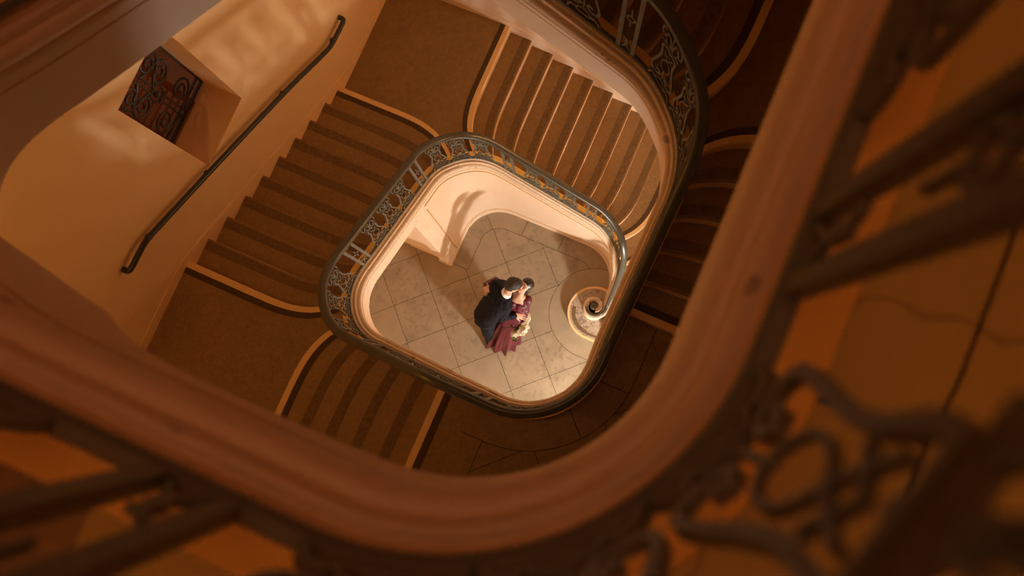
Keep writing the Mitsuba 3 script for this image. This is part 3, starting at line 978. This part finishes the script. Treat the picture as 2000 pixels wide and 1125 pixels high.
jt.vertices += jt.vertex_normals * (d * 0.024 - np.maximum(0, .16 - d2) * .05)[:, None]
put(man + '__jacket', jt, 'mat_suit', 50)
labels[man + '__jacket'] = {'label': 'dark navy suit jacket'}
tr = []
for a, k, f in legs:
    tr += chain([a + V(0, 0, -.05), k, f + V(0, 0, -.03)], [.105, .078, .066])
tt = soften(union(tr), .016, 5)
tt.vertices[:, 2] = np.maximum(tt.vertices[:, 2], 0.03)
put(man + '__trousers', tt, 'mat_suit', 50)
for (a, k, f), dx in zip(legs, (V(.03, .11, 0), V(.05, .10, 0))):
    put(num(man + '__shoe'), soften(bone((V(f[0], f[1] - .04, .045), .040), (V(f[0], f[1], .05), .045), (V(*(f + dx)[:2], .035), .033), (V(*(f + dx * 1.6)[:2], .028), .026)).trim_by_plane([0, 0, 1], 0.002), .02, 0), 'mat_shoe', 40)
cn = unit(mh.p(0, 0, -.05) - m_neck)
ca = unit(np.cross(cn, m_lat))
ring = [m_neck + cn * .028 + .066 * (m_lat * math.cos(t) + ca * math.sin(t)) for t in np.linspace(0, 2 * math.pi, 25)]
col = [m_neck + cn * h + rr * (m_lat * math.cos(t) + ca * math.sin(t)) for h, rr in ((-.01, .080), (.035, .068), (.037, .063), (-.01, .070)) for t in np.linspace(0, 2 * math.pi, 24, endpoint=False)]
put(man + '__shirt_collar', grid_mesh(np.array(col).reshape(4, 24, 3), False), 'mat_shirt', 50)
hair = union([bone(mh.b(0, -.022, .040, .091), mh.b(0, .022, .055, .078), mh.b(0, -.03, .0, .080), mh.b(0, -.035, -.03, .058))])
hair = hair.trim_by_plane([float(x) for x in unit(mh.u * .75 - mh.f * .68)], float(np.dot(unit(mh.u * .75 - mh.f * .68), mh.p(0, .035, .0))))
ht = soften(hair, .008, 3)
ht.vertices += ht.vertex_normals * ((meshkit.fbm(ht.vertices * 60, 2, 3) - .5) * .010)[:, None]
put(man + '__hair', ht, 'mat_hair_grey', 60)
labels[man + '__hair'] = {'label': 'short dark hair going grey'}
mh.face(man)

# ---- the woman: leaning back in his arms
wom = num('person')
tag(wom, 'dark haired woman in a long burgundy satin dress leaning back in an embrace', 'person')
w_hip, w_waist, w_chest, w_neck = V(-.885, .470, .86), V(-.882, .615, 1.00), V(-.893, .725, 1.145), V(-.895, .815, 1.265)
w_lat = unit(V(.95, .15, -.05))
w_shR, w_shL = V(-.790, .808, 1.195), V(-.985, .785, 1.20)
wh = Head(V(-.865, .945, 1.375), (-.34, -.36, .87), (.28, .80, .52), .95)
w_elR, w_wrR = V(-.752, .640, 1.01), V(-.800, .520, .930)
w_elL, w_wrL = V(-1.285, .880, 1.18), V(-1.362, .760, 1.325)
wl = [(w_hip + w_lat * .08, V(-.87, .36, .47), V(-.90, .24, .07)), (w_hip - w_lat * .08, V(-.97, .35, .47), V(-1.02, .22, .07))]
wc = [bone((w_hip + w_lat * .07, .085), (w_hip - w_lat * .07, .085), (w_waist + w_lat * .04, .075), (w_waist - w_lat * .04, .075)),
      bone((w_waist + w_lat * .04, .075), (w_waist - w_lat * .04, .075), (w_chest + w_lat * .06, .078), (w_chest - w_lat * .06, .078)),
      bone((w_chest + w_lat * .06, .078), (w_chest - w_lat * .06, .078), (w_shL, .042), (w_shR, .042), (w_neck, .045)),
      bone((w_neck, .045), (wh.p(0, -.01, -.05), .042))]
wc += chain([w_shR, w_elR, w_wrR], [.042, .032, .022]) + chain([w_shL, w_elL, w_wrL], [.042, .032, .022])
for a, k, f in wl:
    wc += chain([a, k, f], [.075, .048, .035]) + [bone((f, .033), (f + V(.02, -.12, -.04), .022))]
bw = soften(union(wc + wh.bones(.026)), .013, 5)
hb = hand(w_wrL, V(.55, -.75, .10), V(-.35, -.30, .90), 1, .16, .26, .98)
hq = hand(w_wrR, V(.25, -.70, -.25), V(.5, .1, .85), -1, .75, .08, .92)
put(wom + '__body', union([as_man(bw), as_man(hb), as_man(hq)]), 'mat_skin', 50)
dr_ = [bone((w_hip + w_lat * .075, .094), (w_hip - w_lat * .075, .094), (w_waist + w_lat * .045, .086), (w_waist - w_lat * .045, .086)),
       bone((w_waist + w_lat * .045, .086), (w_waist - w_lat * .045, .086), (w_chest + w_lat * .07, .088), (w_chest - w_lat * .07, .088)),
       bone((w_chest + w_lat * .07, .088), (w_chest - w_lat * .07, .088), (w_shL, .056), (w_shR, .062)),
       bone((w_chest + w_lat * .050 + V(0, -.03, .03), .064), (w_waist + w_lat * .03, .06)), bone((w_chest - w_lat * .050 + V(0, -.03, .03), .064), (w_waist - w_lat * .03, .06)),
       bone((w_shR + V(.012, .0, .015), .062), (w_shR + V(.02, -.05, -.03), .054))]
dr_ += chain([w_shR, w_elR, w_wrR + V(0, .03, .02)], [.056, .052, .036]) + chain([w_shL, w_elL, w_wrL], [.054, .050, .040])
vneck = bone((w_neck + V(.030, .02, .08), .040), (w_neck + V(-.040, .02, .08), .040), (w_chest + V(.0, -.045, .108), .014), (w_chest + V(0, .01, .24), .05), (w_neck + V(0, .1, .2), .1))
bod = soften(union(dr_) - vneck, .013, 5)
bod.vertices += bod.vertex_normals * ((meshkit.fbm(bod.vertices * 14, 2, 9) - .5) * .014 - np.maximum(0, .14 - np.abs(meshkit.noise(bod.vertices * (13, 13, 22), 4) - .5)) * .05)[:, None]
put(wom + '__bodice', bod, 'mat_satin', 50)
labels[wom + '__bodice'] = {'label': 'burgundy bodice with a deep v neck and long sleeves'}
# skirt: rings from the waist to the hem, with folds that deepen on the way down
rows, nt = [], 200
FOLDS = [(4.02, .10, .30), (4.22, .07, -.26), (4.42, .09, .20), (4.75, .10, -.12), (5.05, .10, .16), (5.35, .09, -.16), (5.62, .10, .14), (5.95, .09, -.14), (6.2, .12, .10), (.4, .12, -.1), (.9, .15, .12), (1.5, .15, -.1), (2.2, .15, .12), (2.8, .12, -.1), (3.3, .12, .12), (3.7, .08, -.14)]
th = np.linspace(0, 2 * math.pi, nt, endpoint=False)
hem_c = np.array([-.98, .255])
for t in np.linspace(0, 1, 34):
    cc = np.array([w_waist[:2], [-.888, .50], hem_c * .45 + np.array([-.888, .50]) * .55, hem_c])
    c = np.array([np.interp(t, [0, .17, .5, 1], cc[:, 0]), np.interp(t, [0, .17, .5, 1], cc[:, 1])])
    a = np.interp(t, [0, .17, .5, 1], [.118, .165, .195, .245])
    b = np.interp(t, [0, .17, .5, 1], [.098, .135, .180, .245])
    w = t ** 1.3
    fold = np.zeros(nt)
    for g, wd, am in FOLDS:
        dth = np.angle(np.exp(1j * (th - g - .18 * math.sin(3 * t + g))))
        fold += am * w * np.exp(-(dth / wd) ** 2)
    fold += w * (.035 * np.sin(17 * th + 2 * t) + .03 * np.sin(23 * th + 1))
    z = (w_waist[2] + .03) * (1 - t) + .008 * t + 0.05 * (1 - t) * np.sin(th)
    rows.append(np.stack([c[0] + a * np.cos(th) * (1 + fold), c[1] + b * np.sin(th) * (1 + fold), np.full(nt, 0) + z], 1))
sk_o = np.array(rows)
put(wom + '__skirt', grid_mesh(sk_o, False), 'mat_satin', 60)
labels[wom + '__skirt'] = {'label': 'long flowing burgundy satin skirt'}
hw = union([bone(wh.b(0, -.025, .038, .094), wh.b(0, .012, .062, .078), wh.b(0, -.03, -.01, .082)),
            bone(wh.b(0, -.05, .0, .075), wh.b(.02, -.10, -.06, .058), wh.b(-.03, -.08, -.08, .05)),
            bone(wh.b(.055, -.02, .0, .045), wh.b(.075, -.03, -.09, .034), wh.b(.06, -.06, -.05, .04)),
            bone(wh.b(.02, -.10, -.06, .055), wh.b(.045, -.13, -.17, .035))])
face_cut = bone(wh.b(0, .10, .012, .062), wh.b(0, .10, -.09, .060), wh.b(0, .2, -.03, .10))
hw = soften(hw - face_cut, .010, 4)
hw.vertices += hw.vertex_normals * ((meshkit.fbm(hw.vertices * 40, 2, 3) - .5) * .010)[:, None]
put(wom + '__hair', hw, 'mat_hair_black', 60)
labels[wom + '__hair'] = {'label': 'dark hair falling back'}
wh.face(wom, .009)

# ---- bouquet in her hand
bq = num('bouquet')
tag(bq, 'bouquet of white roses with green leaves in the hand of the woman in burgundy', 'bouquet')


def rose(c, r, seed):
    g = np.random.default_rng(seed)
    ms = [trimesh.creation.icosphere(1, r * .55)]
    for ring_n, rad, tilt in ((5, .38, .5), (6, .66, .95)):
        for j in range(ring_n):
            a = j * 2 * math.pi / ring_n + g.uniform(0, .5)
            p = trimesh.creation.icosphere(1, 1.0)
            p.apply_scale((r * .16, r * .52, r * .50))
            p.apply_transform(trimesh.transformations.rotation_matrix(tilt, (0, 1, 0)))
            p.apply_translation((r * rad, 0, r * (.15 if ring_n == 5 else -.05)))
            p.apply_transform(trimesh.transformations.rotation_matrix(a, (0, 0, 1)))
            ms.append(p)
    m = cat(ms)
    m.apply_transform(trimesh.transformations.euler_matrix(g.uniform(-.5, .5), g.uniform(-.2, .7), g.uniform(0, 6)))
    m.apply_translation(c)
    return m


arc = crm([(-.712, .610, .935), (-.678, .545, .945), (-.668, .475, .945), (-.690, .405, .94), (-.735, .350, .925), (-.790, .300, .905)], 4)
for k in range(26):
    c = arc[int(k / 25 * (len(arc) - 1))] + rng.uniform(-.022, .022, 3) + (V(-.028, .0, .004) if k % 3 == 1 else V(0.008, 0, 0))
    put(num(bq + '__rose'), rose(c, float(rng.uniform(.030, .042)), k), 'mat_flower', 50)
lv = []
for k in range(80):
    c = V(-.755, .455, .905) + rng.normal(0, 1, 3) * (.032, .075, .018)
    a, b2 = rng.uniform(0, 6.28), rng.uniform(-.6, .6)
    ln = rng.uniform(.03, .055)
    q = np.array([(-ln, 0, 0), (-ln * .3, ln * .32, .006), (ln * .4, ln * .25, .006), (ln, 0, -.004), (ln * .4, -ln * .25, .006), (-ln * .3, -ln * .32, .006), (0, 0, 0)])
    m = trimesh.Trimesh(np.vstack([q, q + (0, 0, .0015)]), [(6, i, (i + 1) % 6) for i in range(6)] + [(13, 7 + (i + 1) % 6, 7 + i) for i in range(6)] + [(i, 7 + i, (i + 1) % 6) for i in range(6)] + [((i + 1) % 6, 7 + i, 7 + (i + 1) % 6) for i in range(6)], process=False)
    m.apply_transform(trimesh.transformations.euler_matrix(b2, rng.uniform(-.5, .5), a))
    m.apply_translation(c)
    lv.append(m)
put(bq + '__leaves', cat(lv), 'mat_leaf', False)
labels[bq + '__leaves'] = {'label': 'green leaves', 'kind': 'stuff'}
put(bq + '__stems', tube(crm([(-.72, .47, .92), (-.775, .49, .91), (-.82, .51, .885), (-.88, .53, .83)], 4), .016, 8), 'mat_leaf', 40)
